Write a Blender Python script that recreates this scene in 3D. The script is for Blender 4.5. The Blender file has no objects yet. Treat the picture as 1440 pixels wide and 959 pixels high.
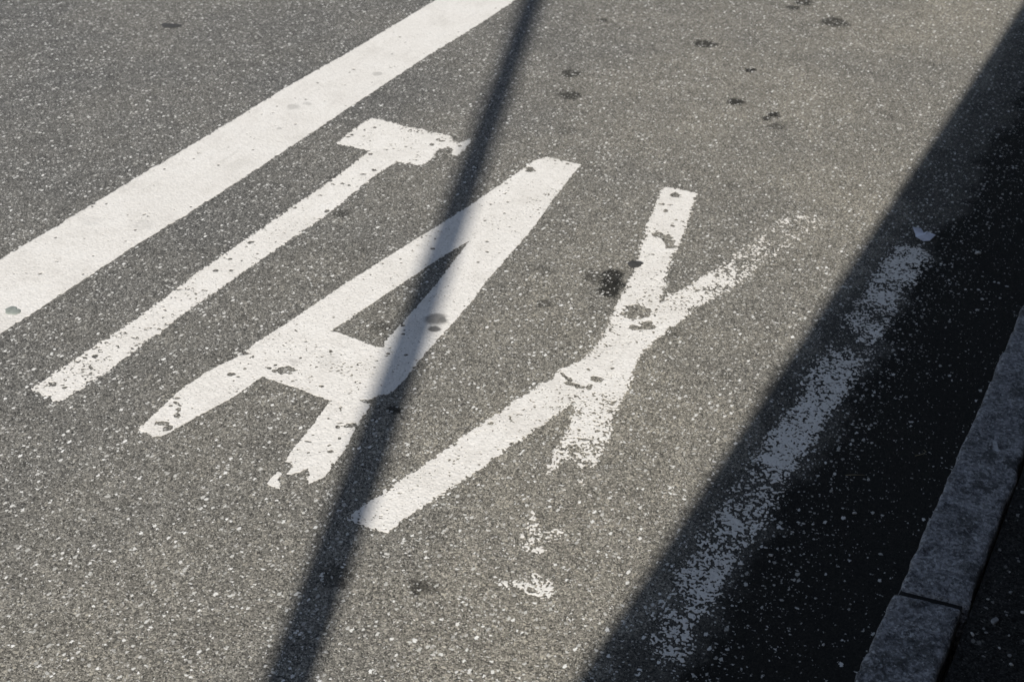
import bpy, bmesh, math, random
import numpy as np
from mathutils import Vector, Matrix

random.seed(7)
S = bpy.context.scene
COL = S.collection
R = math.radians

# ------------------------------------------------------------------ camera, sky, sun, exposure
# world: +Y runs along the road, the kerb is on the right (x = -0.25), metres
cam = bpy.data.cameras.new('camera')
cam.lens = 50.0
cam.sensor_width = 36.0
cam.clip_start = 0.05
cam.clip_end = 2000.0
cam.dof.use_dof = True
cam.dof.focus_distance = 2.6
cam.dof.aperture_fstop = 8.0
co = bpy.data.objects.new('camera', cam)
co.location = (0.0, 0.0, 1.70)
co.rotation_euler = (R(90 - 33.0138), 0.0, R(27.9404))
COL.objects.link(co)
S.camera = co

SUN_EL, SUN_AZ = 40.0, 159.8          # azimuth clockwise from +Y: the sun is behind and to the right
w = bpy.data.worlds.new('World')
S.world = w
w.use_nodes = True
wn = w.node_tree.nodes
sky = wn.new('ShaderNodeTexSky')
sky.sky_type = 'NISHITA'
sky.sun_disc = False
sky.sun_elevation = R(SUN_EL)
sky.sun_rotation = R(SUN_AZ)
sky.altitude = 400
sky.air_density = 1.0
sky.dust_density = 0.6
bg = wn['Background']
bg.inputs['Strength'].default_value = 0.090
hs = wn.new('ShaderNodeHueSaturation')          # hazy, paler summer sky
hs.inputs['Saturation'].default_value = 0.74
w.node_tree.links.new(sky.outputs['Color'], hs.inputs['Color'])
w.node_tree.links.new(hs.outputs['Color'], bg.inputs['Color'])

sl = bpy.data.lights.new('sun', 'SUN')
sl.energy = 5.0
sl.angle = R(0.53)
sl.color = (1.0, 0.955, 0.885)
so = bpy.data.objects.new('sun', sl)
sd = Vector((math.sin(R(SUN_AZ)) * math.cos(R(SUN_EL)), math.cos(R(SUN_AZ)) * math.cos(R(SUN_EL)), math.sin(R(SUN_EL))))
so.rotation_euler = sd.to_track_quat('Z', 'Y').to_euler()
so.location = (6, -10, 12)
COL.objects.link(so)

S.view_settings.view_transform = 'Standard'
S.view_settings.look = 'None'
S.view_settings.gamma = 1.0
S.view_settings.exposure = 0.10

# ------------------------------------------------------------------ traced outlines of the lettering, metres on the road
OUTLINES = {
'T': [
  [(-2.138,3.161),(-2.139,3.067),(-2.133,2.974),(-2.077,2.977),(-2.022,2.976),(-2.017,2.868),(-2.014,2.755),(-2.017,2.660),(-2.017,2.567),(-2.019,2.405),(-2.021,2.247),(-2.017,2.126),(-2.014,2.015),(-2.018,1.903),(-2.025,1.797),(-2.024,1.737),(-2.025,1.677),(-1.985,1.674),(-1.942,1.669),(-1.926,1.782),(-1.930,1.863),(-1.934,2.068),(-1.927,2.316),(-1.923,2.465),(-1.916,2.620),(-1.930,2.856),(-1.921,2.955),(-1.880,2.956),(-1.850,2.968),(-1.844,2.990),(-1.854,3.037),(-1.859,3.077),(-1.844,3.098),(-1.821,3.092),(-1.816,3.057),(-1.796,3.062),(-1.800,3.120),(-1.804,3.164),(-1.821,3.166),(-1.831,3.129),(-1.849,3.140),(-1.874,3.164),(-1.922,3.166),(-2.022,3.162),(-2.102,3.167)],
],
'A': [
  [(-1.573,3.173),(-1.595,3.131),(-1.596,3.091),(-1.603,3.010),(-1.610,2.931),(-1.620,2.821),(-1.637,2.695),(-1.664,2.506),(-1.686,2.331),(-1.703,2.146),(-1.718,2.042),(-1.715,1.996),(-1.740,1.905),(-1.748,1.822),(-1.742,1.753),(-1.734,1.674),(-1.693,1.669),(-1.677,1.682),(-1.668,1.714),(-1.648,1.803),(-1.633,1.864),(-1.627,1.942),(-1.542,1.941),(-1.449,1.937),(-1.441,1.884),(-1.432,1.835),(-1.423,1.760),(-1.413,1.727),(-1.391,1.723),(-1.388,1.694),(-1.375,1.704),(-1.362,1.729),(-1.349,1.715),(-1.347,1.704),(-1.334,1.691),(-1.319,1.723),(-1.328,1.781),(-1.339,1.840),(-1.360,1.910),(-1.366,1.963),(-1.385,1.967),(-1.377,1.990),(-1.355,2.016),(-1.354,2.046),(-1.357,2.089),(-1.365,2.141),(-1.372,2.232),(-1.377,2.324),(-1.386,2.429),(-1.398,2.494),(-1.409,2.641),(-1.422,2.797),(-1.449,2.971),(-1.471,3.172),(-1.520,3.171)],
  [(-1.408,1.692),(-1.405,1.654),(-1.390,1.651),(-1.376,1.654),(-1.381,1.666),(-1.392,1.672),(-1.398,1.694)],
],
'Ahole': [
  [(-1.601,2.160),(-1.533,2.157),(-1.476,2.150),(-1.460,2.160),(-1.470,2.177),(-1.477,2.266),(-1.487,2.364),(-1.496,2.443),(-1.514,2.562),(-1.530,2.665),(-1.549,2.562),(-1.569,2.404),(-1.581,2.304),(-1.592,2.208)],
],
'X': [
  [(-1.219,3.157),(-1.176,3.161),(-1.133,3.161),(-1.110,3.079),(-1.083,2.964),(-1.062,2.845),(-1.040,2.746),(-1.006,2.630),(-0.979,2.691),(-0.960,2.764),(-0.930,2.907),(-0.911,3.006),(-0.895,3.119),(-0.854,3.171),(-0.795,3.172),(-0.786,3.143),(-0.810,3.038),(-0.835,2.945),(-0.875,2.759),(-0.915,2.636),(-0.936,2.533),(-0.950,2.456),(-0.955,2.399),(-0.942,2.323),(-0.930,2.281),(-0.919,2.214),(-0.896,2.115),(-0.882,2.044),(-0.878,2.012),(-0.875,1.984),(-0.893,1.995),(-0.885,1.959),(-0.906,1.978),(-0.927,1.994),(-0.930,1.977),(-0.945,1.985),(-0.934,1.948),(-0.946,1.926),(-0.957,1.960),(-0.963,1.988),(-0.971,2.039),(-0.977,2.089),(-0.999,2.160),(-1.007,2.165),(-1.020,2.099),(-1.040,2.013),(-1.065,1.897),(-1.095,1.775),(-1.122,1.678),(-1.127,1.637),(-1.169,1.636),(-1.216,1.638),(-1.195,1.736),(-1.172,1.831),(-1.152,1.938),(-1.123,2.072),(-1.095,2.195),(-1.078,2.269),(-1.052,2.326),(-1.054,2.337),(-1.055,2.405),(-1.071,2.491),(-1.096,2.605),(-1.114,2.720),(-1.145,2.833),(-1.176,2.940),(-1.198,3.045),(-1.219,3.134)],
  [(-0.922,1.820),(-0.897,1.794),(-0.875,1.783),(-0.849,1.794),(-0.838,1.787),(-0.856,1.756),(-0.850,1.733),(-0.858,1.711),(-0.889,1.712),(-0.908,1.739),(-0.911,1.779)],
  [(-0.881,1.620),(-0.856,1.654),(-0.844,1.677),(-0.826,1.663),(-0.801,1.663),(-0.785,1.642),(-0.791,1.621),(-0.822,1.615),(-0.839,1.622),(-0.864,1.609)],
  [(-0.899,1.681),(-0.887,1.694),(-0.879,1.673),(-0.888,1.664)],
  [(-0.891,1.946),(-0.874,1.955),(-0.865,1.930),(-0.879,1.923)],
  [(-0.905,1.895),(-0.892,1.911),(-0.891,1.878)],
],
'I': [
  [(-0.602,3.129),(-0.540,3.161),(-0.509,3.099),(-0.508,2.991),(-0.522,2.905),(-0.510,2.823),(-0.513,2.709),(-0.513,2.633),(-0.520,2.559),(-0.519,2.459),(-0.528,2.360),(-0.527,2.279),(-0.528,2.206),(-0.534,2.127),(-0.526,2.043),(-0.531,1.980),(-0.533,1.905),(-0.542,1.833),(-0.539,1.777),(-0.541,1.717),(-0.537,1.655),(-0.528,1.596),(-0.564,1.586),(-0.603,1.621),(-0.626,1.701),(-0.620,1.779),(-0.626,1.871),(-0.622,2.000),(-0.623,2.146),(-0.617,2.261),(-0.608,2.345),(-0.613,2.488),(-0.613,2.612),(-0.604,2.715),(-0.599,2.834),(-0.600,2.992),(-0.602,3.097)],
],
}

# ------------------------------------------------------------------ helpers
def tag(o, label=None, cat=None, group=None, kind=None):
    if label: o['label'] = label
    if cat: o['category'] = cat
    if group: o['group'] = group
    if kind: o['kind'] = kind
    return o


def link(name, me, mat=None, parent=None):
    o = bpy.data.objects.new(name, me)
    COL.objects.link(o)
    if mat: me.materials.append(mat)
    if parent: o.parent = parent
    return o


def empty(name, loc=(0, 0, 0)):
    o = bpy.data.objects.new(name, None)
    o.location = loc
    COL.objects.link(o)
    return o


def from_bm(name, bm, mat=None, parent=None, smooth=False):
    me = bpy.data.meshes.new(name)
    bmesh.ops.recalc_face_normals(bm, faces=bm.faces[:])
    bm.to_mesh(me)
    bm.free()
    if smooth:
        me.polygons.foreach_set('use_smooth', [True] * len(me.polygons))
    return link(name, me, mat, parent)


def add_box(bm, x0, x1, y0, y1, z0, z1):
    vs = [bm.verts.new((x, y, z)) for z in (z0, z1) for y in (y0, y1) for x in (x0, x1)]
    for f in ((0, 1, 3, 2), (4, 5, 7, 6), (0, 1, 5, 4), (2, 3, 7, 6), (0, 2, 6, 4), (1, 3, 7, 5)):
        bm.faces.new([vs[i] for i in f])


def box(name, dims, mat, parent=None, bevel=0.0):
    bm = bmesh.new()
    add_box(bm, *dims)
    if bevel:
        bmesh.ops.bevel(bm, geom=bm.edges[:], offset=bevel, segments=2, affect='EDGES')
    return from_bm(name, bm, mat, parent)


class Noise:
    """smoothed value noise on a random lattice, roughly unit deviation"""
    def __init__(self, seed):
        self.t = np.random.RandomState(seed).randn(512, 512)

    def __call__(self, x, y, cell):
        u, v = x / cell + 211.3, y / cell + 97.7
        i, j = np.floor(u).astype(int), np.floor(v).astype(int)
        a, b = u - i, v - j
        a, b = a * a * (3 - 2 * a), b * b * (3 - 2 * b)
        t = self.t
        g = lambda p, q: t[p % 512, q % 512]
        return ((g(i, j) * (1 - a) + g(i + 1, j) * a) * (1 - b) + (g(i, j + 1) * (1 - a) + g(i + 1, j + 1) * a) * b) * 1.5


N1, N2, N3, N4, N5, N6 = [Noise(s) for s in (1, 2, 3, 4, 5, 6)]


def poly_sdf(X, Y, pts):
    """signed distance, positive inside"""
    d2 = np.full(X.shape, 1e9)
    ins = np.zeros(X.shape, bool)
    n = len(pts)
    for k in range(n):
        (ax, ay), (bx, by) = pts[k], pts[(k + 1) % n]
        ex, ey = bx - ax, by - ay
        L = ex * ex + ey * ey + 1e-12
        t = np.clip(((X - ax) * ex + (Y - ay) * ey) / L, 0, 1)
        d2 = np.minimum(d2, (X - ax - t * ex) ** 2 + (Y - ay - t * ey) ** 2)
        if abs(ey) > 1e-12:
            ins ^= ((ay > Y) != (by > Y)) & (X < ex * (Y - ay) / ey + ax)
    d = np.sqrt(d2)
    return np.where(ins, d, -d)


def contour_sheet(name, F, xs, ys, z, thick, mat):
    """the region F > 0 of a regular grid as one sheet of paint with a rim, by marching squares"""
    F = np.where(np.abs(F) < 1e-7, 1e-7, F)
    F[0, :] = F[-1, :] = F[:, 0] = F[:, -1] = -1e-3
    ny, nx = F.shape
    nid = np.arange(ny * nx).reshape(ny, nx)
    XX, YY = np.meshgrid(xs, ys)
    P = [np.stack([XX.ravel(), YY.ravel()], 1)]
    # crossing points on horizontal and vertical grid edges
    th = np.clip(F[:, :-1] / (F[:, :-1] - F[:, 1:] + 1e-12), 0.02, 0.98)
    P.append(np.stack([(XX[:, :-1] + th * (XX[:, 1:] - XX[:, :-1])).ravel(), YY[:, :-1].ravel()], 1))
    tv = np.clip(F[:-1, :] / (F[:-1, :] - F[1:, :] + 1e-12), 0.02, 0.98)
    P.append(np.stack([XX[:-1, :].ravel(), (YY[:-1, :] + tv * (YY[1:, :] - YY[:-1, :])).ravel()], 1))
    P = np.concatenate(P)
    hid = nx * ny + np.arange(ny * (nx - 1)).reshape(ny, nx - 1)
    vid = nx * ny + ny * (nx - 1) + np.arange((ny - 1) * nx).reshape(ny - 1, nx)
    c = [nid[:-1, :-1], nid[:-1, 1:], nid[1:, 1:], nid[1:, :-1]]
    e = [hid[:-1], vid[:, 1:], hid[1:], vid[:, :-1]]
    ins = [F[:-1, :-1] > 0, F[:-1, 1:] > 0, F[1:, 1:] > 0, F[1:, :-1] > 0]
    code = sum(i.astype(int) << k for k, i in enumerate(ins))
    faces, rims = [], []
    for cs in range(1, 16):
        m = code == cs
        if not m.any(): continue
        loop = []
        for k in range(4):
            a, b = cs >> k & 1, cs >> ((k + 1) % 4) & 1
            if a: loop.append(('c', k))
            if a != b: loop.append(('e', k))
        faces.append(np.stack([(c if t == 'c' else e)[k][m] for t, k in loop], 1))
        for q in range(len(loop)):
            t0, t1 = loop[q], loop[(q + 1) % len(loop)]
            if t0[0] == 'e' and t1[0] == 'e':
                rims.append(np.stack([e[t0[1]][m], e[t1[1]][m]], 1))
    rim = np.concatenate(rims)
    used = np.unique(np.concatenate([f.ravel() for f in faces]))
    remap = np.full(len(P), -1)
    remap[used] = np.arange(len(used))
    rv = np.unique(rim.ravel())
    rmap = np.full(len(P), -1)
    rmap[rv] = len(used) + np.arange(len(rv))
    V = np.zeros((len(used) + len(rv), 3))
    V[:len(used), :2] = P[used]
    V[:len(used), 2] = z + thick
    V[len(used):, :2] = P[rv]
    V[len(used):, 2] = z
    out = [remap[f] for f in faces]
    out.append(np.stack([remap[rim[:, 1]], remap[rim[:, 0]], rmap[rim[:, 0]], rmap[rim[:, 1]]], 1))
    tot = np.concatenate([np.full(len(f), f.shape[1]) for f in out])
    idx = np.concatenate([f.ravel() for f in out])
    start = np.concatenate([[0], np.cumsum(tot)[:-1]])
    me = bpy.data.meshes.new(name)
    me.vertices.add(len(V))
    me.vertices.foreach_set('co', V.ravel().astype(np.float32))
    me.loops.add(len(idx))
    me.loops.foreach_set('vertex_index', idx.astype(np.int32))
    me.polygons.add(len(tot))
    me.polygons.foreach_set('loop_start', start.astype(np.int32))
    me.update(calc_edges=True)
    me.validate()
    return link(name, me, mat)


# ------------------------------------------------------------------ node helpers
class NT:
    def __init__(self, name):
        self.m = bpy.data.materials.new(name)
        self.m.use_nodes = True
        self.t = self.m.node_tree
        self.n = self.t.nodes
        self.bsdf = self.n['Principled BSDF']
        self.co = self.n.new('ShaderNodeNewGeometry').outputs['Position']

    def L(self, a, b): self.t.links.new(a, b)

    def put(self, sock, v):
        if hasattr(v, 'links') or isinstance(v, bpy.types.NodeSocket): self.L(v, sock)
        else: sock.default_value = v

    def math(self, op, a, b=None, c=None, clamp=False):
        n = self.n.new('ShaderNodeMath'); n.operation = op; n.use_clamp = clamp
        for s, v in zip(n.inputs, (a, b, c)):
            if v is not None: self.put(s, v)
        return n.outputs[0]

    def noise(self, scale, detail=2, rough=0.5, vec=None, dist=0.0):
        n = self.n.new('ShaderNodeTexNoise')
        self.put(n.inputs['Vector'], vec or self.co)
        n.inputs['Scale'].default_value = scale; n.inputs['Detail'].default_value = detail
        n.inputs['Roughness'].default_value = rough; n.inputs['Distortion'].default_value = dist
        return n.outputs['Fac']

    def noise_col(self, scale, detail=1):
        n = self.n.new('ShaderNodeTexNoise')
        self.put(n.inputs['Vector'], self.co)
        n.inputs['Scale'].default_value = scale; n.inputs['Detail'].default_value = detail
        return n.outputs['Color']

    def voro(self, scale, vec=None, feature='F1', dims='3D'):
        n = self.n.new('ShaderNodeTexVoronoi'); n.feature = feature; n.voronoi_dimensions = dims
        self.put(n.inputs['Vector'], vec or self.co)
        n.inputs['Scale'].default_value = scale
        return n

    def sep(self, col):
        n = self.n.new('ShaderNodeSeparateColor'); self.L(col, n.inputs[0]); return n.outputs

    def xyz(self, v):
        n = self.n.new('ShaderNodeSeparateXYZ'); self.L(v, n.inputs[0]); return n.outputs

    def smooth(self, v, a, b, lo=0.0, hi=1.0):
        n = self.n.new('ShaderNodeMapRange'); n.interpolation_type = 'SMOOTHSTEP'
        self.put(n.inputs['Value'], v)
        for k, q in (('From Min', a), ('From Max', b), ('To Min', lo), ('To Max', hi)): self.put(n.inputs[k], q)
        return n.outputs['Result']

    def mix(self, f, a, b, mode='MIX'):
        n = self.n.new('ShaderNodeMix'); n.data_type = 'RGBA'; n.blend_type = mode
        self.put(n.inputs['Factor'], f)
        self.put(n.inputs[6], a if not isinstance(a, tuple) else (*a, 1)); self.put(n.inputs[7], b if not isinstance(b, tuple) else (*b, 1))
        return n.outputs[2]

    def ramp(self, f, stops):
        n = self.n.new('ShaderNodeValToRGB'); self.L(f, n.inputs[0])
        el = n.color_ramp.elements
        while len(el) < len(stops): el.new(0.5)
        for e, (p, c) in zip(el, stops): e.position = p; e.color = (*c, 1)
        return n.outputs[0]

    def vadd(self, v, col, k):
        a = self.n.new('ShaderNodeVectorMath'); a.operation = 'MULTIPLY_ADD'
        self.L(col, a.inputs[0]); a.inputs[1].default_value = (k, k, 0); self.L(v, a.inputs[2])
        return a.outputs[0]

    def bump(self, h, dist, strength=1.0):
        n = self.n.new('ShaderNodeBump')
        n.inputs['Distance'].default_value = dist; n.inputs['Strength'].default_value = strength
        self.L(h, n.inputs['Height']); self.L(n.outputs[0], self.bsdf.inputs['Normal'])

    def spots(self, lst, vec):
        """soft blotches on the ground: (x, y, radius, strength) -> combined strength"""
        tot = None
        for x, y, r, s in lst:
            d = self.n.new('ShaderNodeVectorMath'); d.operation = 'DISTANCE'
            self.L(vec, d.inputs[0]); d.inputs[1].default_value = (x, y, 0)
            v = self.smooth(d.outputs['Value'], r * 1.15, r * 0.6, 0.0, s)
            tot = v if tot is None else self.math('MAXIMUM', tot, v)
        return tot

    def finish(self, col, rough=0.85, spec=0.3):
        self.put(self.bsdf.inputs['Base Color'], col if not isinstance(col, tuple) else (*col, 1))
        self.put(self.bsdf.inputs['Roughness'], rough)
        self.bsdf.inputs['Specular IOR Level'].default_value = spec
        return self.m


OIL = [(-1.138, 2.640, 0.036, 0.92), (-1.148, 2.678, 0.032, 0.88), (-1.126, 2.604, 0.032, 0.88), (-1.180, 2.648, 0.034, 0.5), (-1.198, 2.66, 0.02, 0.4), (-1.774, 3.733, 0.034, 0.72), (-1.702, 3.585, 0.036, 0.72), (-1.72, 3.60, 0.045, 0.25),
       (-1.117, 3.735, 0.022, 0.9), (-1.128, 3.700, 0.016, 0.85), (-1.083, 3.66, 0.026, 0.45), (-1.001, 1.546, 0.020, 0.7), (-0.985, 1.555, 0.014, 0.5),
       (-1.511, 2.224, 0.028, 0.55), (-1.887, 2.631, 0.022, 0.6), (-1.733, 2.50, 0.018, 0.35), (-1.147, 1.499, 0.035, 0.5),
       (-1.317, 1.972, 0.016, 0.8), (-1.881, 4.199, 0.020, 0.7), (-1.232, 2.486, 0.022, 0.55), (-1.249, 3.771, 0.027, 0.85), (-1.262, 3.76, 0.018, 0.7),
       (-1.358, 4.616, 0.028, 0.75), (-1.339, 4.682, 0.036, 0.75), (-1.295, 4.019, 0.020, 0.9), (-1.191, 4.542, 0.050, 0.72), (-1.165, 4.545, 0.034, 0.6), (-1.503, 4.158, 0.040, 0.78), (-1.478, 4.165, 0.024, 0.7),
       (-1.30, 2.62, 0.03, 0.25), (-1.06, 3.25, 0.03, 0.25), (-0.93, 2.50, 0.02, 0.4), (-1.60, 3.35, 0.035, 0.3)]
SCUFF = [(-1.418, 2.310, 0.028, 0.75), (-1.400, 2.272, 0.015, 0.9), (-1.405, 2.315, 0.012, 0.85), (-2.384, 3.122, 0.022, 0.3), (-2.36, 3.16, 0.014, 0.25), (-2.33, 2.98, 0.010, 0.35),
         (-2.30, 3.45, 0.018, 0.3), (-2.42, 2.30, 0.03, 0.10), (-2.29, 2.35, 0.03, 0.12), (-1.60, 2.02, 0.012, 0.2), (-1.54, 2.06, 0.03, 0.12)]


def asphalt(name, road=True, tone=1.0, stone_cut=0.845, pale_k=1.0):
    k = NT(name)
    base = k.co
    wob = k.vadd(base, k.noise_col(230, 1), 0.0062)
    # matrix of fine grit
    g = k.voro(340, wob)
    gr = k.sep(g.outputs['Color'])[0]
    grit = k.ramp(gr, [(0.0, (0.05,) * 3), (0.35, (0.15, 0.147, 0.140)), (0.75, (0.225, 0.220, 0.210)), (1.0, (0.38, 0.372, 0.352))])
    pit = k.noise(430, 2, 0.6)
    grit = k.mix(k.smooth(pit, 0.32, 0.60, 0.80, 0.0), grit, (0.022, 0.021, 0.020))
    # mid stones, grey
    v2 = k.voro(150, wob)
    c2 = k.sep(v2.outputs['Color'])
    sel2 = k.math('GREATER_THAN', c2[0], 0.62)
    m2 = k.math('MULTIPLY', sel2, k.smooth(v2.outputs['Distance'], 0.46, 0.34))
    grey = k.ramp(c2[1], [(0.0, (0.07, 0.07, 0.07)), (0.55, (0.19, 0.184, 0.172)), (1.0, (0.37, 0.355, 0.325))])
    col = k.mix(k.math('MULTIPLY', m2, 0.75), grit, grey)
    # pale chippings
    masks = []
    deep = 0.0
    if road:
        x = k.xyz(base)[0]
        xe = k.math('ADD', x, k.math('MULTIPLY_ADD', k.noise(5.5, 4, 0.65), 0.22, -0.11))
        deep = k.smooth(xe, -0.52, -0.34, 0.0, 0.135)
    for sc, cut, seed, sx, sy in ((114, stone_cut, 0.0, 1.0, 0.66), (156, stone_cut + 0.01, 3.7, 0.64, 1.0), (235, stone_cut - 0.01, 8.3, 1.0, 0.85)):
        sh = k.n.new('ShaderNodeVectorMath'); sh.operation = 'ADD'
        sh.operation = 'MULTIPLY_ADD'
        k.L(wob, sh.inputs[0]); sh.inputs[1].default_value = (sx, sy, 0); sh.inputs[2].default_value = (seed, seed * 1.7, 0)
        v = k.voro(sc, sh.outputs[0], dims='2D')
        c = k.sep(v.outputs['Color'])
        rad = k.math('MULTIPLY_ADD', k.math('POWER', c[1], 1.8), 0.31, 0.10)
        m = k.math('MULTIPLY', k.math('GREATER_THAN', c[0], k.math('ADD', k.math('MULTIPLY', deep, 0.55 if sc == 235 else 1.0), cut)), k.smooth(k.math('SUBTRACT', v.outputs['Distance'], rad), 0.05, -0.05))
        masks.append((m, c[2]))
    pk = lambda c: tuple(v * pale_k for v in c)
    pale = k.ramp(masks[0][1], [(0.0, pk((0.33, 0.32, 0.295))), (0.5, pk((0.55, 0.54, 0.505))), (1.0, pk((0.78, 0.77, 0.74)))])
    stone = k.math('MAXIMUM', k.math('MAXIMUM', masks[0][0], masks[1][0]), k.math('MULTIPLY', masks[2][0], 0.8))
    # broad wear: lighter and warmer where wheels have polished it, darker elsewhere
    broad = k.noise(1.7, 4, 0.6)
    mott = k.noise(14, 3, 0.6)
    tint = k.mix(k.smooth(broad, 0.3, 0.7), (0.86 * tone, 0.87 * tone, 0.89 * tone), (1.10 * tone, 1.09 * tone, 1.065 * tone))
    tint = k.mix(1.0, tint, k.ramp(mott, [(0.3, (0.88,) * 3), (0.7, (1.10,) * 3)]), 'MULTIPLY')
    col = k.mix(1.0, col, tint, 'MULTIPLY')
    if road:
        warm = k.smooth(x, -2.6, -0.8)
        col = k.mix(1.0, col, k.mix(warm, (0.96, 0.955, 0.935), (1.37, 1.32, 1.20)), 'MULTIPLY')
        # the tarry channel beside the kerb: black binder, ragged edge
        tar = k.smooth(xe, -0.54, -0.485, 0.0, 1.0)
        col = k.mix(k.smooth(xe, -0.675, -0.60, 0.0, 0.62), col, (0.026, 0.026, 0.026))  # building shade deepened in the colour, from its shadow edge towards the channel
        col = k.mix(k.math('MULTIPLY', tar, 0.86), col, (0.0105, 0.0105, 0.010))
        flat = k.n.new('ShaderNodeVectorMath'); flat.operation = 'MULTIPLY_ADD'
        k.L(k.noise_col(55, 3), flat.inputs[0]); flat.inputs[1].default_value = (0.035, 0.035, 0)
        fl2 = k.n.new('ShaderNodeVectorMath'); fl2.operation = 'MULTIPLY_ADD'
        k.L(base, flat.inputs[2]); k.L(flat.outputs[0], fl2.inputs[0]); fl2.inputs[1].default_value = (1, 1, 0); fl2.inputs[2].default_value = (-0.0175, -0.0175, 0)
        oil = k.spots(OIL, fl2.outputs[0])
        col = k.mix(oil, col, (0.012, 0.012, 0.011))
        stone = k.math('MULTIPLY', stone, k.math('SUBTRACT', 1.0, k.math('MULTIPLY', oil, 0.2)))
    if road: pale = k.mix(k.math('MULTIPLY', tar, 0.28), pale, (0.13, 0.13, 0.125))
    col = k.mix(stone, col, pale)
    h = k.math('ADD', k.math('MULTIPLY', k.math('SUBTRACT', 1.0, g.outputs['Distance']), 0.5), k.math('MULTIPLY', pit, 0.9))
    h = k.math('MULTIPLY_ADD', k.math('MAXIMUM', stone, m2), 0.35, h)
    k.bump(h, 0.0022, 0.75)
    return k.finish(col, 0.92, 0.08)


def paint(name, tone=1.0, clean=False):
    k = NT(name)
    a = k.noise(9, 5, 0.65); b = k.noise(70, 3, 0.6); c = k.noise(330, 2, 0.5)
    col = k.ramp(a, [(0.25, (0.60 * tone, 0.575 * tone, 0.535 * tone)), (0.5, (0.685 * tone, 0.66 * tone, 0.62 * tone)), (0.75, (0.73 * tone, 0.71 * tone, 0.675 * tone))])
    col = k.mix(1.0, col, k.ramp(b, [(0.28, (0.90, 0.90, 0.895)), (0.6, (1.0, 1.0, 1.0))]), 'MULTIPLY')
    # tyre grime rubbed along the road
    st = k.n.new('ShaderNodeVectorMath'); st.operation = 'MULTIPLY'
    k.L(k.co, st.inputs[0]); st.inputs[1].default_value = (60, 7, 1)
    s = k.noise(1.0, 4, 0.6, st.outputs[0])
    col = k.mix(k.smooth(s, 0.52, 0.78, 0.0, 0.22), col, (0.33, 0.31, 0.28))
    col = k.mix(k.smooth(k.noise(4.5, 5, 0.7), 0.5, 0.75, 0.0, 0.16), col, (0.40, 0.37, 0.33))
    # pin holes and embedded grit
    v = k.voro(170, dims='2D'); vc = k.sep(v.outputs['Color'])
    dots = k.math('MULTIPLY', k.math('GREATER_THAN', vc[0], 0.955 if clean else 0.90), k.smooth(v.outputs['Distance'], 0.26, 0.14))
    col = k.mix(k.math('MULTIPLY', dots, 0.55 if clean else 0.7), col, (0.13, 0.125, 0.115))
    flat = k.n.new('ShaderNodeVectorMath'); flat.operation = 'MULTIPLY_ADD'
    k.L(k.noise_col(60, 3), flat.inputs[0]); flat.inputs[1].default_value = (0.02, 0.02, 0)
    fl2 = k.n.new('ShaderNodeVectorMath'); fl2.operation = 'MULTIPLY_ADD'
    k.L(k.co, flat.inputs[2]); k.L(flat.outputs[0], fl2.inputs[0]); fl2.inputs[1].default_value = (1, 1, 0); fl2.inputs[2].default_value = (-0.01, -0.01, 0)
    col = k.mix(k.spots(SCUFF, fl2.outputs[0]), col, (0.10, 0.097, 0.09))
    sv = k.voro(150)
    col = k.mix(1.0, col, k.ramp(k.noise(190, 3, 0.65), [(0.30, (0.86, 0.855, 0.845)), (0.55, (1.0, 1.0, 1.0))]), 'MULTIPLY')
    k.bump(k.math('SUBTRACT', k.math('MULTIPLY_ADD', c, 0.6, b), k.math('MULTIPLY', sv.outputs['Distance'], 1.2)), 0.0016, 0.5)
    return k.finish(col, 0.7, 0.3)


def granite(name):
    k = NT(name)
    a = k.noise(26, 5, 0.7); b = k.noise(120, 3, 0.65); v = k.voro(210)
    vr = k.sep(v.outputs['Color'])[0]
    col = k.ramp(a, [(0.36, (0.07, 0.072, 0.076)), (0.5, (0.19, 0.193, 0.20)), (0.64, (0.33, 0.332, 0.34))])
    col = k.mix(0.52, col, k.ramp(vr, [(0.0, (0.03,) * 3), (0.5, (0.17, 0.172, 0.178)), (1.0, (0.46, 0.46, 0.46))]))
    col = k.mix(k.smooth(k.noise(11, 5, 0.72), 0.51, 0.60, 0.0, 0.72), col, (0.045, 0.046, 0.044))
    col = k.mix(k.smooth(b, 0.56, 0.68, 0.0, 0.75), col, (0.46, 0.465, 0.47))
    col = k.mix(k.smooth(k.noise(85, 4, 0.7), 0.55, 0.66, 0.0, 0.75), col, (0.04, 0.04, 0.045))
    col = k.mix(k.smooth(k.noise(22, 5, 0.72, dist=0.8), 0.60, 0.70, 0.0, 0.75), col, (0.55, 0.555, 0.56))
    col = k.mix(1.0, col, (1.08, 1.08, 1.11), 'MULTIPLY')
    k.bump(k.math('MULTIPLY_ADD', a, 1.2, k.math('MULTIPLY_ADD', k.noise(240, 3, 0.6), 0.6, b)), 0.008, 0.8)
    return k.finish(col, 0.85, 0.2)


def plain(name, col, rough=0.8, metal=0.0, vary=0.12, scale=12, bump=0.0):
    k = NT(name)
    n = k.noise(scale, 4, 0.6)
    lo = tuple(c * (1 - vary) for c in col); hi = tuple(c * (1 + vary) for c in col)
    c = k.ramp(n, [(0.3, lo), (0.7, hi)])
    k.bsdf.inputs['Metallic'].default_value = metal
    if bump: k.bump(k.noise(scale * 8, 3), bump, 0.5)
    return k.finish(c, rough, 0.4)


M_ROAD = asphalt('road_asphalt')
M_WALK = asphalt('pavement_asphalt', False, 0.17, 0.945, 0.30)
M_LINE = paint('fresh_white_paint', 1.03, True)
M_LETTER = paint('worn_white_paint', 1.06)
M_KERB = granite('kerb_granite')

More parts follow.
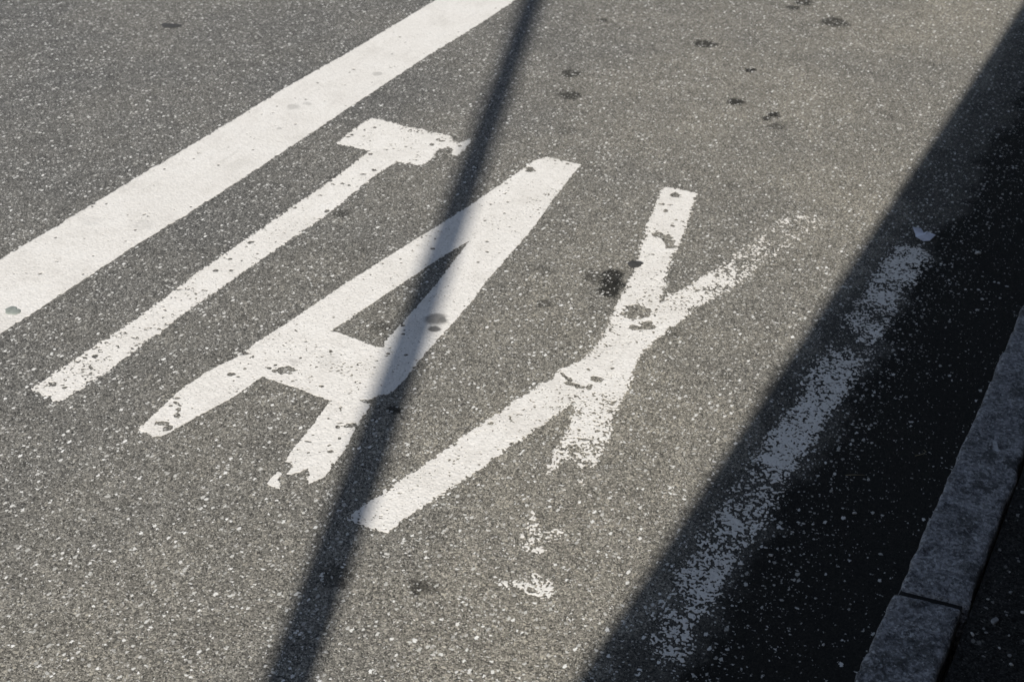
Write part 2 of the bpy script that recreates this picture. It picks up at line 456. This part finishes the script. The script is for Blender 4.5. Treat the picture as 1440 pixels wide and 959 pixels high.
# ------------------------------------------------------------------ ground
def sheet(name, x0, x1, y0, y1, z, mat):
    me = bpy.data.meshes.new(name)
    me.from_pydata([(x0, y0, z), (x1, y0, z), (x1, y1, z), (x0, y1, z)], [], [(0, 1, 2, 3)])
    return tag(link(name, me, mat), kind='structure')


sheet('ground', -400, 400, -400, 400, -0.03, plain('packed_earth', (0.16, 0.15, 0.13), 0.95, scale=0.7))
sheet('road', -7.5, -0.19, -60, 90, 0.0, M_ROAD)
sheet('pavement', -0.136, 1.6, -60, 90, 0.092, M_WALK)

# ------------------------------------------------------------------ painted markings
def grid(x0, x1, y0, y1, s):
    xs = np.arange(x0, x1, s); ys = np.arange(y0, y1, s)
    return xs, ys, *np.meshgrid(xs, ys)


def wear_field(X, Y, sdf, base, spots, edge, seed_off=0.0, fine=1.0, low=0.35):
    """paint left where the rubbed-away level stays under the stone-scale roughness"""
    x, y = X + seed_off, Y + seed_off * 0.7
    n = 0.70 * N1(x, y, 0.0050 * fine) + 0.55 * N2(x, y, 0.0030 * fine) + 0.36 * N3(x, y, 0.010 * fine) + 0.28 * N4(x, y, 0.035)
    thr = np.full(X.shape, base) + low * N5(x, y, 0.11)
    for px, py, r, s in spots:
        thr += s * np.exp(-((X - px) ** 2 + (Y - py) ** 2) / (r * r))
    thr += edge * np.exp(-np.clip(sdf, 0, 1) / 0.009)
    return (n - thr) * 0.0020


def chips(F, X, Y, lst):
    for px, py, rx, ry, rot in lst:
        c, s = math.cos(rot), math.sin(rot)
        u, v = (X - px) * c + (Y - py) * s, -(X - px) * s + (Y - py) * c
        d = np.sqrt((u / rx) ** 2 + (v / ry) ** 2)
        F = np.minimum(F, (d - 1 + 0.10 * N2(X, Y, 0.005) + 0.11 * N3(X, Y, 0.012)) * min(rx, ry))
    return F


def scatter_chips(F, X, Y, n, seed, rmin, rmax, box):
    r_ = random.Random(seed)
    lst = []
    for _ in range(n):
        r = rmin + (rmax - rmin) * r_.random() ** 2.2
        lst.append((r_.uniform(box[0], box[1]), r_.uniform(box[2], box[3]), r, r * r_.uniform(0.7, 1.5), r_.uniform(0, 3)))
    for px, py, rx, ry, rot in lst:
        m = (np.abs(X[0] - px) < 0.03).nonzero()[0], (np.abs(Y[:, 0] - py) < 0.03).nonzero()[0]
        if not len(m[0]) or not len(m[1]): continue
        sl_ = np.s_[m[1][0]:m[1][-1] + 1, m[0][0]:m[0][-1] + 1]
        F[sl_] = chips(F[sl_], X[sl_], Y[sl_], [(px, py, rx, ry, rot)])
    return F


def union_sdf(X, Y, polys):
    d = poly_sdf(X, Y, polys[0])
    for p in polys[1:]: d = np.maximum(d, poly_sdf(X, Y, p))
    return d


STEP = 0.0014
PAINT_Z, PAINT_T = 0.0004, 0.0007
GRP = 'letters of the word TAXI painted on the road'


def letter(key, hole=None, base=-2.1, spots=(), edge=0.8, rough=0.0022, cl=(), nchips=0, rmax=0.006, fine=1.0, low=0.35, ragged_left=0.0, label=''):
    P = OUTLINES[key]
    ax = [p[0] for q in P for p in q]; ay = [p[1] for q in P for p in q]
    bx = (min(ax) - 0.02, max(ax) + 0.02, min(ay) - 0.02, max(ay) + 0.02)
    xs, ys, X, Y = grid(*bx, STEP)
    d = union_sdf(X, Y, P)
    if hole: d = np.minimum(d, -poly_sdf(X, Y, OUTLINES[hole][0]))
    e = d + rough * (0.9 * N2(X, Y, 0.004) + 0.5 * N6(X, Y, 0.010))
    F = np.minimum(e, wear_field(X, Y, d, base, spots, edge, len(key) + ord(key[0]) * 0.37, fine, low) - 0.002 * ragged_left * np.exp(-np.clip(X - bx[0] - 0.025, 0, 1) / 0.032))
    F = chips(F, X, Y, cl)
    if nchips: F = scatter_chips(F, X, Y, nchips, ord(key[0]), 0.0016, rmax, bx)
    o = contour_sheet('painted_letter', F, xs, ys, PAINT_Z, PAINT_T, M_LETTER)
    return tag(o, label, 'road marking', GRP)


letter('T', base=-2.3, edge=0.75, rough=0.0022, nchips=230, rmax=0.0075,
       spots=[(-1.978, 2.097, 0.20, 0.45), (-1.988, 1.938, 0.16, 0.5), (-1.974, 1.742, 0.13, 0.55), (-2.10, 3.06, 0.07, 0.35)],
       label='white painted letter T beside the long edge line, its right serif torn')
letter('A', 'Ahole', base=-2.55, edge=0.35, rough=0.0010, nchips=260, rmax=0.0055,
       cl=[(-1.597, 1.984, 0.021, 0.017, 0.2), (-1.615, 1.972, 0.008, 0.007, 0), (-1.632, 1.975, 0.006, 0.005, 0), (-1.628, 1.99, 0.005, 0.005, 0),
           (-1.580, 3.082, 0.013, 0.016, 0.5), (-1.386, 1.967, 0.012, 0.006, 0), (-1.735, 1.795, 0.008, 0.006, 0.4), (-1.722, 1.780, 0.011, 0.0045, -0.35),
           (-1.706, 1.765, 0.008, 0.006, -0.5), (-1.696, 1.748, 0.010, 0.007, 0.0), (-1.703, 1.712, 0.016, 0.007, 0.35), (-1.684, 1.704, 0.010, 0.012, 0.2),
           (-1.690, 1.917, 0.009, 0.007, 0), (-1.716, 1.995, 0.014, 0.006, 0.4), (-1.41, 1.80, 0.008, 0.003, 0.2), (-1.365, 1.885, 0.014, 0.008, 0.6)],
       label='white painted letter A with the pole shadow crossing it and its right foot broken off')
letter('X', base=-1.9, edge=0.85, rough=0.0024, fine=0.85, low=0.25, nchips=200, rmax=0.006,
       spots=[(-0.955, 2.70, 0.07, 1.1), (-0.912, 2.80, 0.075, 1.9), (-0.885, 2.88, 0.07, 1.6), (-0.868, 2.97, 0.075, 2.15), (-0.85, 3.06, 0.075, 2.3), (-0.81, 3.15, 0.08, 2.55), (-0.87, 3.11, 0.03, 0.6), (-0.89, 3.02, 0.03, 0.5), (-0.850, 3.03, 0.035, 1.2), (-0.93, 2.62, 0.04, 1.3), (-1.00, 2.67, 0.03, 0.8), (-1.13, 2.80, 0.02, 0.9), (-1.10, 2.62, 0.02, 0.9), (-0.90, 2.72, 0.03, 1.0),
              (-0.915, 2.05, 0.05, 0.55), (-0.90, 1.975, 0.06, 1.75), (-0.945, 1.945, 0.035, 1.3), (-0.885, 1.76, 0.09, 1.35), (-0.83, 1.635, 0.10, 2.15),
              (-0.88, 2.16, 0.045, 1.2), (-1.00, 2.56, 0.045, 1.2), (-0.945, 2.02, 0.022, 1.8), (-0.88, 1.94, 0.03, 2.0), (-0.893, 1.68, 0.03, 1.5), (-0.895, 1.895, 0.03, 2.0),
              (-0.885, 2.06, 0.025, 0.9), (-1.15, 2.9, 0.03, 0.4)],
       cl=[(-1.128, 2.908, 0.018, 0.012, 0.1), (-1.110, 2.903, 0.020, 0.016, -0.4), (-1.093, 2.888, 0.018, 0.017, -0.9), (-1.083, 2.866, 0.012, 0.015, 0), (-1.040, 2.548, 0.026, 0.034, 0.2), (-1.022, 2.552, 0.022, 0.026, 0.2),
           (-1.008, 2.488, 0.016, 0.012, 0.5), (-0.990, 2.510, 0.017, 0.020, 0.3), (-1.058, 2.240, 0.020, 0.005, -0.5), (-1.038, 2.223, 0.018, 0.007, 0.2), (-1.016, 2.222, 0.012, 0.006, 0.5),
           (-0.999, 2.262, 0.014, 0.010, 0.1), (-1.000, 2.232, 0.009, 0.012, 0.2), (-1.092, 2.213, 0.014, 0.009, 0.8), (-1.178, 3.125, 0.012, 0.014, 0.2), (-1.165, 3.03, 0.007, 0.012, 0)],
       label='white painted letter X between the A and the shadow edge, its right side rubbed away')
letter('I', base=-0.50, edge=0.55, rough=0.0055, fine=0.78, low=0.12, ragged_left=0.95,
       spots=[(-0.549, 2.640, 0.050, 1.7), (-0.605, 2.655, 0.04, 1.5), (-0.575, 2.655, 0.03, 0.9), (-0.535, 2.78, 0.045, 0.9), (-0.524, 2.922, 0.05, 0.8), (-0.555, 3.05, 0.11, -0.15), (-0.565, 2.565, 0.045, -0.4), (-0.555, 2.85, 0.05, -0.3),
              (-0.605, 2.395, 0.05, 0.5), (-0.55, 2.40, 0.06, -0.3), (-0.525, 2.072, 0.045, 0.9), (-0.57, 2.08, 0.06, 0.7), (-0.56, 2.23, 0.05, -0.4), (-0.593, 1.989, 0.05, -0.2), (-0.575, 1.915, 0.035, 0.9),
              (-0.592, 1.713, 0.05, 0.5), (-0.55, 1.83, 0.04, -0.3), (-0.57, 1.62, 0.07, 0.5), (-0.562, 3.13, 0.04, 0.3), (-0.56, 1.74, 0.05, 0.35)],
       label='faded white painted letter I lying in the shade nearest the kerb')

# long edge line
xs, ys, X, Y = grid(-2.51, -2.20, -2.0, 9.0, 0.0036)
d = np.minimum(X + 2.480, -2.235 - X)
d = d + 0.0022 * N6(X, Y, 0.35) + 0.0014 * N2(X, Y, 0.009)
d = np.minimum(d, np.minimum(Y + 1.98, 8.97 - Y))
F = np.minimum(d, wear_field(X, Y, d, -3.1, [], 0.7, 4.2))
F = scatter_chips(F, X, Y, 260, 77, 0.002, 0.005, (-2.48, -2.235, -1.5, 6))
tag(contour_sheet('painted_line', F, xs, ys, PAINT_Z, PAINT_T, M_LINE), 'long solid white line painted across the road, left of the letter T', 'road marking')

# ------------------------------------------------------------------ kerb stones
def kerb_stone(y0, y1, seed, label, shift=0.0):
    r_ = random.Random(seed)
    xl, xr, zt, zb = -0.250 + shift, -0.142 + shift, 0.100, -0.06
    prof = [(xl + 0.004, zb), (xl, 0.0), (xl, 0.055), (xl + 0.0003, 0.0925), (xl + 0.002, 0.0978), (xl + 0.006, 0.0998)]
    prof += [(xl + 0.006 + (xr - xl - 0.012) * t, zt) for t in [q_ / 14 for q_ in range(1, 15)]]
    prof += [(xr - 0.002, 0.098), (xr, 0.094), (xr, 0.05), (xr - 0.002, zb)]
    n = max(120, int((y1 - y0) / 0.005))
    bm = bmesh.new()
    rings = []
    jt = 0.013
    for i in range(n + 1):
        t = i / n
        y = y0 + (y1 - y0) * t
        pin = 0.0025 * max(0.0, 1 - min(i, n - i) / 1.2)
        row = []
        for (px, pz) in prof:
            X_ = np.array([px * 3 + seed * 5.0]); Y_ = np.array([y])
            ed = 1.0 if px < xl + 0.02 or px > xr - 0.012 else 0.0
            dx = ed * (0.0006 * N6(Y_, X_ * 0 + seed, 0.045)[0] + 0.0009 * N2(Y_, X_ * 0 + seed, 0.014)[0] + 0.0004 * N5(Y_, X_ * 0 + seed + 3, 0.16)[0]) if px < (xl + xr) / 2 else ed * (0.0012 * N4(Y_, X_ * 0 + seed + 9, 0.04)[0])
            dz = (0.0005 * N3(X_ / 3, Y_, 0.012)[0] + 0.0004 * N4(X_ / 3, Y_, 0.04)[0] + 0.0004 * N5(X_ / 3, Y_, 0.11)[0]) if pz > 0.06 else 0.0
            if pz > 0.08 and ed: dz -= 0.0022 * max(0.0, N2(Y_, X_ * 0 + seed + px, 0.022)[0] - 0.6)
            row.append(bm.verts.new((px + dx, y + jt * (px - xl) / (xr - xl), pz + dz - pin)))
        rings.append(row)
    for a, b in zip(rings, rings[1:]):
        for q in range(len(prof)):
            q2 = (q + 1) % len(prof)
            bm.faces.new((a[q], a[q2], b[q2], b[q]))
    bm.faces.new(rings[0]); bm.faces.new(list(reversed(rings[-1])))
    o = from_bm('kerb_stone', bm, M_KERB, smooth=True)
    return tag(o, label, 'kerb stone', 'granite kerb stones along the road edge')


kerb_stone(0.807, 1.8065, 3, 'grey granite kerb stone in the bottom right corner, nearer side of the joint', -0.0065)
kerb_stone(1.819, 3.10, 4, 'long grey granite kerb stone on the far side of the joint, along the right edge')
kerb_stone(3.107, 4.16, 5, 'granite kerb stone beyond the long stone, hidden past the right edge')
kerb_stone(-0.206, 0.800, 6, 'granite kerb stone before the bottom right corner, outside the view')
M_MORTAR = plain('dark_mortar', (0.012, 0.012, 0.012), 0.95, scale=60)
box('kerb_bed', (-0.2475, -0.150, -0.3, 4.2, -0.05, 0.05), M_MORTAR)['kind'] = 'structure'
for jy in (1.8125, 3.1035):
    box('mortar_joint', (-0.2475, -0.150, jy - 0.012, jy + 0.020, 0.0505, 0.0945), M_MORTAR)['kind'] = 'structure'

# ------------------------------------------------------------------ gum, litter, grit
M_GUM = plain('trodden_gum', (0.045, 0.044, 0.042), 0.75, vary=0.35, scale=90, bump=0.001)
M_GUMG = plain('grey_gum', (0.23, 0.25, 0.225), 0.75, vary=0.2, scale=90, bump=0.001)


def gum(x, y, rx, ry, z, mat, seed, label, rot=0.0):
    bm = bmesh.new()
    r_ = random.Random(seed)
    n = 28
    ph = [r_.uniform(0, 6.28) for _ in range(4)]
    rings = []
    for f, hz in ((1.0, 0.0), (0.97, 0.0012), (0.8, 0.0021), (0.45, 0.0024)):
        row = []
        for i in range(n):
            a = i / n * 2 * math.pi
            w_ = 1 + 0.16 * math.sin(2 * a + ph[0]) + 0.09 * math.sin(3 * a + ph[1]) + 0.06 * math.sin(5 * a + ph[2]) + 0.04 * math.sin(8 * a + ph[3])
            u, v = rx * w_ * f * math.cos(a), ry * w_ * f * math.sin(a)
            row.append(bm.verts.new((u * math.cos(rot) - v * math.sin(rot), u * math.sin(rot) + v * math.cos(rot), hz + r_.uniform(-1, 1) * 0.0002 * (hz > 0))))
        rings.append(row)
    for a, b in zip(rings, rings[1:]):
        for i in range(n): bm.faces.new((a[i], a[(i + 1) % n], b[(i + 1) % n], b[i]))
    bm.faces.new(rings[-1])
    o = from_bm('chewing_gum', bm, mat, smooth=True)
    o.location = (x, y, z)
    return tag(o, label, 'chewing gum', 'trodden chewing gum spots on the road')


gum(-3.129, 3.477, 0.030, 0.026, 0.0003, M_GUM, 1, 'dark flat gum spot on the asphalt beyond the long white line')
gum(-1.123, 2.746, 0.020, 0.016, 0.0003, M_GUM, 6, 'small black oval gum spot touching the left edge of the letter X')
gum(-2.283, 1.890, 0.018, 0.017, 0.0011, M_GUMG, 7, 'grey round gum spot stuck on the long white line')

# torn paper scrap lying at the top of the letter I
k = NT('white_paper'); M_PAPER = k.finish(k.ramp(k.noise(60, 3), [(0.3, (0.50, 0.52, 0.60)), (0.7, (0.68, 0.70, 0.78))]), 0.7, 0.3)
out = [(-0.030, -0.020), (-0.008, -0.034), (0.012, -0.030), (0.034, -0.006), (0.038, 0.006), (0.024, 0.022), (0.012, 0.016), (0.004, 0.020), (-0.001, 0.040), (-0.030, 0.034), (-0.024, 0.010)]
bm = bmesh.new()
vs = []
for q, (px, py) in enumerate(out):
    vs.append(bm.verts.new((px, py, 0.0015 + 0.006 * (q % 3 == 0) + 0.004 * (py > 0.03))))
c0 = bm.verts.new((0.0, -0.008, 0.008)); c1 = bm.verts.new((-0.012, 0.014, 0.004))
mid = len(out)
for q in range(mid):
    a, b = vs[q], vs[(q + 1) % mid]
    bm.faces.new((a, b, c1 if q in (7, 8, 9) else c0))
bm.faces.new((vs[7], c1, c0)); bm.faces.new((c1, vs[10], c0))
o = from_bm('paper_scrap', bm, M_PAPER)
md = o.modifiers.new('thickness', 'SOLIDIFY'); md.thickness = 0.0005
o.location = (-0.548, 3.205, 0.001); o.rotation_euler = (0, 0, 0.45); o.scale = (0.8, 0.8, 1.0)
tag(o, 'crumpled pale paper scrap lying above the faded letter I', 'paper scrap')

M_GRIT = plain('pale_grit', (0.40, 0.39, 0.37), 0.85, vary=0.3, scale=140, bump=0.001)
M_GRITG = plain('grey_grit', (0.20, 0.20, 0.20), 0.85, vary=0.3, scale=140, bump=0.001)
M_STRAW = plain('dry_stalk', (0.22, 0.19, 0.12), 0.8)


def pebble_mesh(seed):
    bm = bmesh.new()
    bmesh.ops.create_icosphere(bm, subdivisions=2, radius=1.0)
    r_ = random.Random(seed)
    cuts = [Vector((r_.gauss(0, 1), r_.gauss(0, 1), r_.gauss(0, 1))).normalized() for _ in range(7)]
    for v in bm.verts:
        for c in cuts:
            e_ = v.co.dot(c) - 0.52
            if e_ > 0: v.co -= c * e_
        v.co *= 1 + r_.uniform(-0.04, 0.04)
        v.co.z *= 0.6
    me = bpy.data.meshes.new('pebble')
    bm.to_mesh(me); bm.free()
    return me


PEB = []
for s_ in range(5):
    me = pebble_mesh(s_); me.materials.append((M_GRIT, M_GRITG)[s_ % 2]); PEB.append(me)


def pebble(x, y, z, r, q, label, group):
    o = bpy.data.objects.new('pebble', PEB[q % 5])
    COL.objects.link(o)
    o.location = (x, y, z + r * 0.42)
    o.scale = (r * (1 + 0.2 * math.sin(q * 3.1)), r * 0.85, r)
    o.rotation_euler = (0.1, -0.15, q * 1.7)
    return tag(o, label, 'pebble', group)


pebble(-0.097, 1.821, 0.092, 0.0085, 1, 'largest grey angular stone chip on the dark pavement behind the kerb joint', 'stone chips on the pavement')
PV = 'small stone chip lying on the dark pavement behind the kerb'
for q, (x, y, r) in enumerate([(-0.088, 1.90, .0045), (-0.117, 1.868, .0035), (-0.122, 1.776, .004), (-0.103, 1.79, .0035), (-0.062, 1.863, .004), (-0.060, 1.756, .0045), (-0.078, 1.766, .003), (-0.1, 1.95, .003), (-0.092, 1.985, .003), (-0.054, 1.738, .0042), (-0.083, 1.845, .003), (-0.07, 1.80, .003)]):
    pebble(x, y, 0.092, r, q + 3, PV, 'stone chips on the pavement')
pebble(-0.410, 3.179, 0.0, 0.008, 0, 'white stone chip in the dark gutter right of the paper scrap', 'loose grit on the road')
pebble(-0.759, 4.894, 0.0, 0.009, 2, 'white stone chip on sunlit asphalt in the top right corner', 'loose grit on the road')
pebble(-0.489, 1.907, 0.0, 0.006, 4, 'pale stone chip in the gutter beside the lower half of letter I', 'loose grit on the road')
pebble(-0.34, 1.738, 0.0, 0.004, 2, 'pale stone chip in the gutter near the bottom kerb stone', 'loose grit on the road')
pebble(-0.392, 2.09, 0.0, 0.0045, 0, 'pale stone chip in the middle of the black gutter strip', 'loose grit on the road')


def stalk(pts, label):
    bm = bmesh.new()
    prev = None
    for i, p in enumerate(pts):
        p = Vector(p)
        t = (Vector(pts[min(i + 1, len(pts) - 1)]) - Vector(pts[max(i - 1, 0)])).normalized()
        s_ = t.cross(Vector((0, 0, 1))).normalized()
        u_ = s_.cross(t)
        rr = 0.0009 * (1 - 0.4 * i / len(pts))
        ring = [bm.verts.new(p + (s_ * math.cos(a) + u_ * math.sin(a)) * rr) for a in (0, 1.57, 3.14, 4.71)]
        if prev:
            for j in range(4): bm.faces.new((prev[j], prev[(j + 1) % 4], ring[(j + 1) % 4], ring[j]))
        else: bm.faces.new(ring)
        prev = ring
    bm.faces.new(list(reversed(prev)))
    return tag(from_bm('dry_stalk', bm, M_STRAW, smooth=True), label, 'dry stalk', 'dry stalks in the gutter')


stalk([(-0.440, 2.192, .0015), (-0.430, 2.197, .003), (-0.418, 2.204, .0025), (-0.408, 2.209, .0015)], 'dry stalk lying in the gutter beside the middle of letter I')
stalk([(-0.338, 2.315, .0015), (-0.326, 2.326, .003), (-0.322, 2.336, .003), (-0.328, 2.342, .0015)], 'curled dry stalk in the gutter closest to the long kerb stone')

# ------------------------------------------------------------------ what casts the shadows: the lamp post and the low building behind the camera
M_STEEL = plain('galvanised_steel', (0.32, 0.33, 0.34), 0.5, 0.7, scale=20)
PX, PY = -0.018, -1.613
lamp = tag(empty('street_lamp', (PX, PY, 0.086)), 'slim galvanised street lamp standing on the pavement behind the viewer', 'street lamp')


def tube(name, prof, mat, parent, seg=28):
    bm = bmesh.new()
    rings = [[bm.verts.new((r * math.cos(a * 2 * math.pi / seg), r * math.sin(a * 2 * math.pi / seg), z)) for a in range(seg)] for r, z in prof]
    for a, b in zip(rings, rings[1:]):
        for i in range(seg): bm.faces.new((a[i], a[(i + 1) % seg], b[(i + 1) % seg], b[i]))
    bm.faces.new(rings[0]); bm.faces.new(rings[-1])
    return from_bm(name, bm, mat, parent, True)


tube('post', [(0.043, 0.0), (0.0425, 3.0), (0.041, 8.0)], M_STEEL, lamp)
tube('base_collar', [(0.075, 0.0), (0.075, 0.05), (0.052, 0.08), (0.0445, 0.085)], M_STEEL, lamp)
hd = box('lamp_head', (-0.70, 0.08, -0.10, 0.10, 8.0, 8.09), M_STEEL, lamp, 0.02)
box('lens', (-0.64, -0.20, -0.08, 0.08, 7.985, 8.002), plain('lamp_lens', (0.7, 0.7, 0.68), 0.2, vary=0.03), hd)

M_WALL = plain('grey_render', (0.30, 0.285, 0.26), 0.9, scale=3, bump=0.002)
M_TRIM = plain('dark_trim', (0.06, 0.06, 0.065), 0.5)
M_GLASS = plain('window_glass', (0.03, 0.035, 0.04), 0.08, vary=0.05)
EAVE_X, EAVE_Z = 0.354, 2.50
BX, Y0, Y1 = 1.10, -14.0, 10.0
b = tag(empty('low_building', (BX, 0, 0.086)), 'low rendered building with flat roof along the pavement behind the viewer', 'building')
bm = bmesh.new()
wins = [(-12.2 + 3.2 * i, -10.6 + 3.2 * i) for i in range(7)]
edges = [Y0] + [v for ab in wins for v in ab] + [Y1]
for i in range(0, len(edges), 2): add_box(bm, 0.0, 0.30, edges[i], edges[i + 1], 0.301, 2.30)
for (a, c) in wins:
    add_box(bm, 0.0, 0.30, a, c, 0.301, 0.95); add_box(bm, 0.0, 0.30, a, c, 2.20, 2.30)
add_box(bm, 5.7, 6.0, Y0, Y1, 0.0, 2.30); add_box(bm, 0.3, 5.7, Y0, Y0 + 0.3, 0.0, 2.30); add_box(bm, 0.3, 5.7, Y1 - 0.3, Y1, 0.0, 2.30)
from_bm('wall', bm, M_WALL, b)
box('plinth', (-0.03, 0.30, Y0, Y1, 0.0, 0.30), M_TRIM, b)
for (a, c) in wins:
    fr = bpy.data.meshes.new('window'); bm = bmesh.new()
    add_box(bm, 0.08, 0.14, a, a + 0.06, 0.95, 2.2); add_box(bm, 0.08, 0.14, c - 0.06, c, 0.95, 2.2)
    add_box(bm, 0.08, 0.14, a + 0.06, c - 0.06, 0.95, 1.01); add_box(bm, 0.08, 0.14, a + 0.06, c - 0.06, 2.14, 2.2)
    f_ = from_bm('window', bm, M_TRIM, b)
    box('pane', (0.10, 0.115, a + 0.06, c - 0.06, 1.01, 2.14), M_GLASS, f_)
    box('sill', (-0.05, 0.079, a - 0.05, c + 0.05, 0.915, 0.948), M_TRIM, f_)
box('roof', (EAVE_X - BX, 6.3, Y0 - 0.4, Y1 + 0.4, 2.30, EAVE_Z - 0.086), M_TRIM, b, 0.01)
